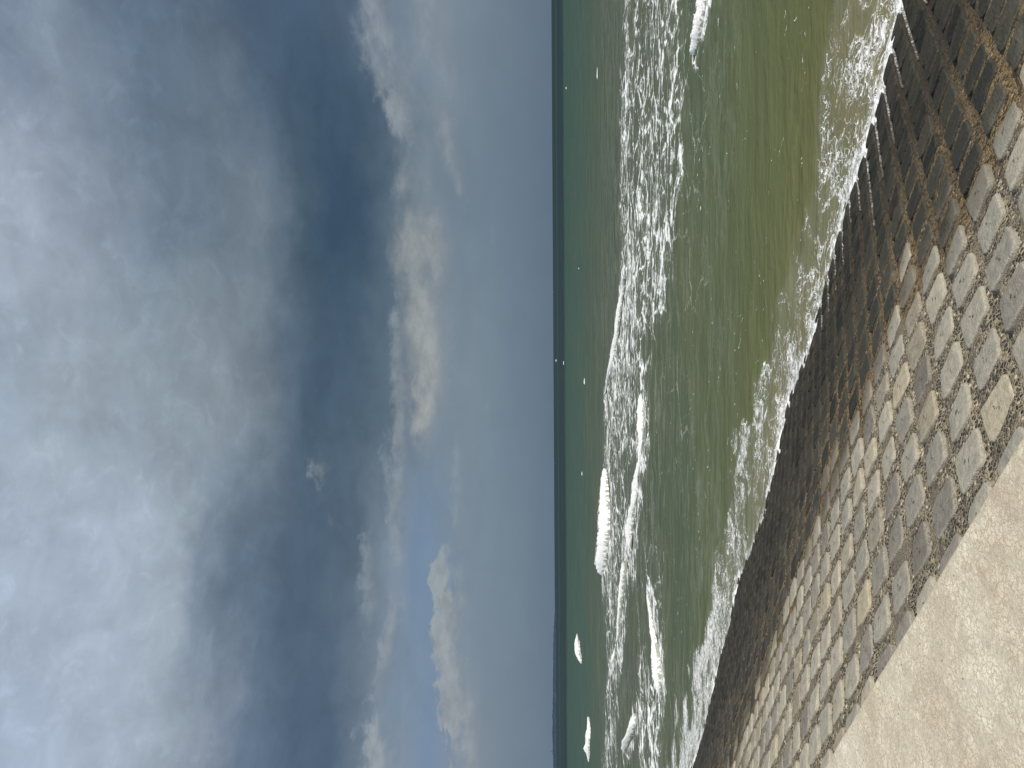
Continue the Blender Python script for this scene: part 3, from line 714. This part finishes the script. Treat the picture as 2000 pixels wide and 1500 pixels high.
# foam left running back down the joints near the water
def build_joint_foam():
    V, Fc, T = [], [], []
    r_ = np.random.default_rng(5)
    def ribbon(s0, t0, t1, wid):
        n = 40; b0 = len(V)
        for k in range(n):
            a = k / (n - 1); t = t0 + (t1 - t0) * a
            wv = wid * (1 - .75 * a) * (.5 + 1.0 * (float(fbm(np.array([t * 14]), np.array([s0 * 3]), oct=3, seed=7)[0]) + .5))
            c_ = s0 + .02 * float(fbm(np.array([t * 9]), np.array([s0]), oct=3, seed=9)[0])
            for e in (-1, -.35, .35, 1):
                x, y = xy(c_ + e * wv, t); V.append((x, y, slope_z(t) - (.020 if abs(e) > .5 else .004)))
                T.append(.42 + .30 * a)
        for k in range(n - 1):
            for e in range(3):
                p = b0 + k * 4 + e; Fc.append([p, p + 1, p + 5, p + 4])
    for i in range(-8, 10):
        s0 = S0 + (i + .5) * PITCHB
        tw = float(water_t(np.array([s0]))[0])
        L = r_.uniform(.9, 1.7) * (1.0 if i < 4 else .55)
        ribbon(s0, tw + .15, tw - L, r_.uniform(.010, .016))
    m, t, b = material('draining_foam'); geo = t.new('ShaderNodeNewGeometry')
    nz = t.noise(geo.outputs['Position'], 26.0, 5, .7)
    mk = t.mr(t.m('SUBTRACT', nz, t.m('MULTIPLY', t.m('SUBTRACT', t.attr('thin'), .42), .55)), .36, .60)
    t.l.new(t.mix(mk, (.060, .052, .040), (.50, .51, .52)), b.inputs['Base Color']); t.put(b.inputs['Roughness'], .7)
    o = mesh_obj('sea_foam', V, Fc, m, attrs={'thin': ('FLOAT', T)})
    tag(o, 'thin white foam draining through the joints of the wet blocks', 'foam', kind='stuff')
build_joint_foam()

# ------------------------------------------------------------------ low wooded hills far left, mast, distant craft
def build_hills():
    m, t, b = material('hazed_woodland')
    geo = t.new('ShaderNodeNewGeometry'); P = geo.outputs['Position']
    n = t.noise(P, .03, 5, .65); n2 = t.noise(P, .12, 3, .6)
    cc = t.ramp(n, [(.3, (.022, .040, .062)), (.55, (.040, .060, .084)), (.75, (.075, .10, .12))])  # blue of the distant haze is put into the woodland colour
    t.l.new(cc, b.inputs['Base Color']); t.put(b.inputs['Roughness'], .95); t.put(b.inputs['Specular IOR Level'], .05)
    D0 = 2600.0
    top = [(1150,0.0),(1185,0.4),(1205,2.5),(1230,4.0),(1260,5.3),(1300,5.8),(1350,6.6),(1400,7.6),(1440,7.8),(1470,7.0),(1500,6.6),(1560,8.2),(1650,11),(1800,13),(2100,10)]
    ys = np.arange(1150, 2100, .8)
    hp = np.interp(ys, [q[0] for q in top], [q[1] for q in top])
    hp = np.maximum(0, hp * (1 + .16 * fbm(ys * .06, ys * 0, oct=3, seed=3)) + 1.1 * np.clip(hp / 2, 0, 1) * fbm(ys * .45, ys * 0, oct=3, seed=4))
    rows = [(0, 0.0), (5, .22), (40, .5), (110, .75), (220, .94), (330, 1.0), (520, .8), (900, .2), (1000, -.05)]
    V = []
    for y_, h_ in zip(ys, hp):
        u = 750 - y_
        for k, (dd, fr) in enumerate(rows):
            D_ = D0 + dd; x_ = u / F * D_
            bumps = 2.4 * float(fbm(np.array([x_ * .06]), np.array([dd * .05 + 3]), oct=3, seed=8)[0]) * min(1, h_ / 2) if 0 < k < 8 else 0
            V.append((x_, D_, max(-1, h_ / F * D0 * fr * 1.06 + (bumps if h_ > .3 else 0))))
    o = mesh_obj('hills', V, grid_faces(len(ys), len(rows)), m)
    if sum(p.normal.z for p in o.data.polygons[:200]) < 0: o.data.flip_normals()
    tag(o, 'low blue wooded hills on the horizon beyond the bay', 'hills', kind='structure')
build_hills()
def flat_mat(name, c, rough=.6):
    m, t, b = material(name); geo = t.new('ShaderNodeNewGeometry')
    n = t.noise(geo.outputs['Position'], 2.0, 4)
    t.l.new(t.v('SCALE', c, sc=t.mr(n, .3, .7, .8, 1.2)), b.inputs['Base Color']); t.put(b.inputs['Roughness'], rough); return m
M_DARK = flat_mat('dark_steel', (.05, .06, .07)); M_HULL = flat_mat('dark_hull', (.03, .04, .05)); M_CAB = flat_mat('grey_paint', (.14, .16, .18))
def tube(V, Fc, p, q, r0, r1, n=8):
    p, q = np.array(p, float), np.array(q, float); d = q - p; d /= np.linalg.norm(d)
    a = np.cross(d, [0, 0, 1] if abs(d[2]) < .9 else [1, 0, 0]); a /= np.linalg.norm(a); b_ = np.cross(d, a); o = len(V)
    for c_, r_ in ((p, r0), (q, r1)):
        for k in range(n):
            th = 2 * math.pi * k / n; V.append(tuple(c_ + r_ * (a * math.cos(th) + b_ * math.sin(th))))
    for k in range(n): Fc.append([o + k, o + (k + 1) % n, o + n + (k + 1) % n, o + n + k])
    Fc.append([o + k for k in range(n)][::-1]); Fc.append([o + n + k for k in range(n)])
def boat(y, x, D_, length, height, label, group):
    u = 750 - y
    px_ = u / F * D_
    root = empty('boat', (px_, D_, 0), .25); tag(root, label, 'boat', group)
    L, W, Hh = length, length * .3, height * .32
    V, Fc = [], []
    st_n = [(-.5, .75, 1.0), (-.25, 1, .95), (.1, 1, 1.0), (.35, .7, 1.15), (.5, .05, 1.35)]
    for a, wd_, hh in st_n:
        for dx_, z in ((-1, hh * Hh), (-.8, .35 * Hh), (0, -.3 * Hh), (.8, .35 * Hh), (1, hh * Hh)): V.append((a * L, dx_ * wd_ * W / 2, z))
    for i in range(4):
        for k in range(4): p = i * 5 + k; Fc.append([p, p + 1, p + 6, p + 5])
        Fc.append([i * 5, i * 5 + 5, i * 5 + 9, i * 5 + 4])
    Fc.append([0, 1, 2, 3, 4])
    mesh_obj('hull', V, Fc, M_HULL, root, smooth=False)
    V = []
    for z, k in ((Hh * .9, 1.0), (height * .72, .86)):
        for a, b_ in ((-.22, -.3), (.14, -.3), (.14, .3), (-.22, .3)): V.append((a * L * k, b_ * W * k, z))
    mesh_obj('cabin', V, [[0, 1, 5, 4], [1, 2, 6, 5], [2, 3, 7, 6], [3, 0, 4, 7], [4, 5, 6, 7]], M_CAB, root, smooth=False)
    V, Fc = [], []; tube(V, Fc, (-.05 * L, 0, height * .7), (-.05 * L, 0, height), .06 * height, .03 * height)
    mesh_obj('mast', V, Fc, M_DARK, root)
boat(571, 1078, 1500, 3.4, 3.2, 'tiny dark boat on the horizon in the upper half of the photo', 'boats on the horizon')
boat(905, 1081, 1500, 3.0, 2.4, 'faint boat low on the horizon in the lower half of the photo', 'boats on the horizon')
def buoy(y, x, label):
    p = on_plane(x + 1, y, 0.0); D_ = p[1]; k = D_ / F
    root = empty('buoy', (p[0], p[1], 0)); tag(root, label, 'buoy', 'dark buoys off the bay')
    V, Fc = [], []; tube(V, Fc, (0, 0, -.3 * k), (0, 0, .8 * k), 1.0 * k, .8 * k, 12); mesh_obj('float', V, Fc, M_HULL, root)
    V, Fc = [], []; tube(V, Fc, (0, 0, .8 * k), (0, 0, 2.2 * k), .5 * k, .15 * k, 10); mesh_obj('marker', V, Fc, M_DARK, root)
buoy(1010, 1085.5, 'tiny dark buoy nearer the horizon, the farther of two close specks'); buoy(1004, 1090, 'tiny dark buoy in the dark water band, the nearer of two close specks')
def mast():
    D_ = 2900.0; u = 750 - 1467; root = empty('mast', (u / F * D_, D_, 8)); tag(root, 'thin lone mast standing up behind the low hills', 'mast')
    V, Fc = [], []
    H_ = 17.0
    tube(V, Fc, (0, 0, -6), (0, 0, H_), 1.0, .7)
    mesh_obj('pole', V, Fc, M_DARK, root)
    V, Fc = [], []; tube(V, Fc, (-2.0, 0, H_ * .8), (2.0, 0, H_ * .8), .4, .4); mesh_obj('crossarm', V, Fc, M_DARK, root)
mast()
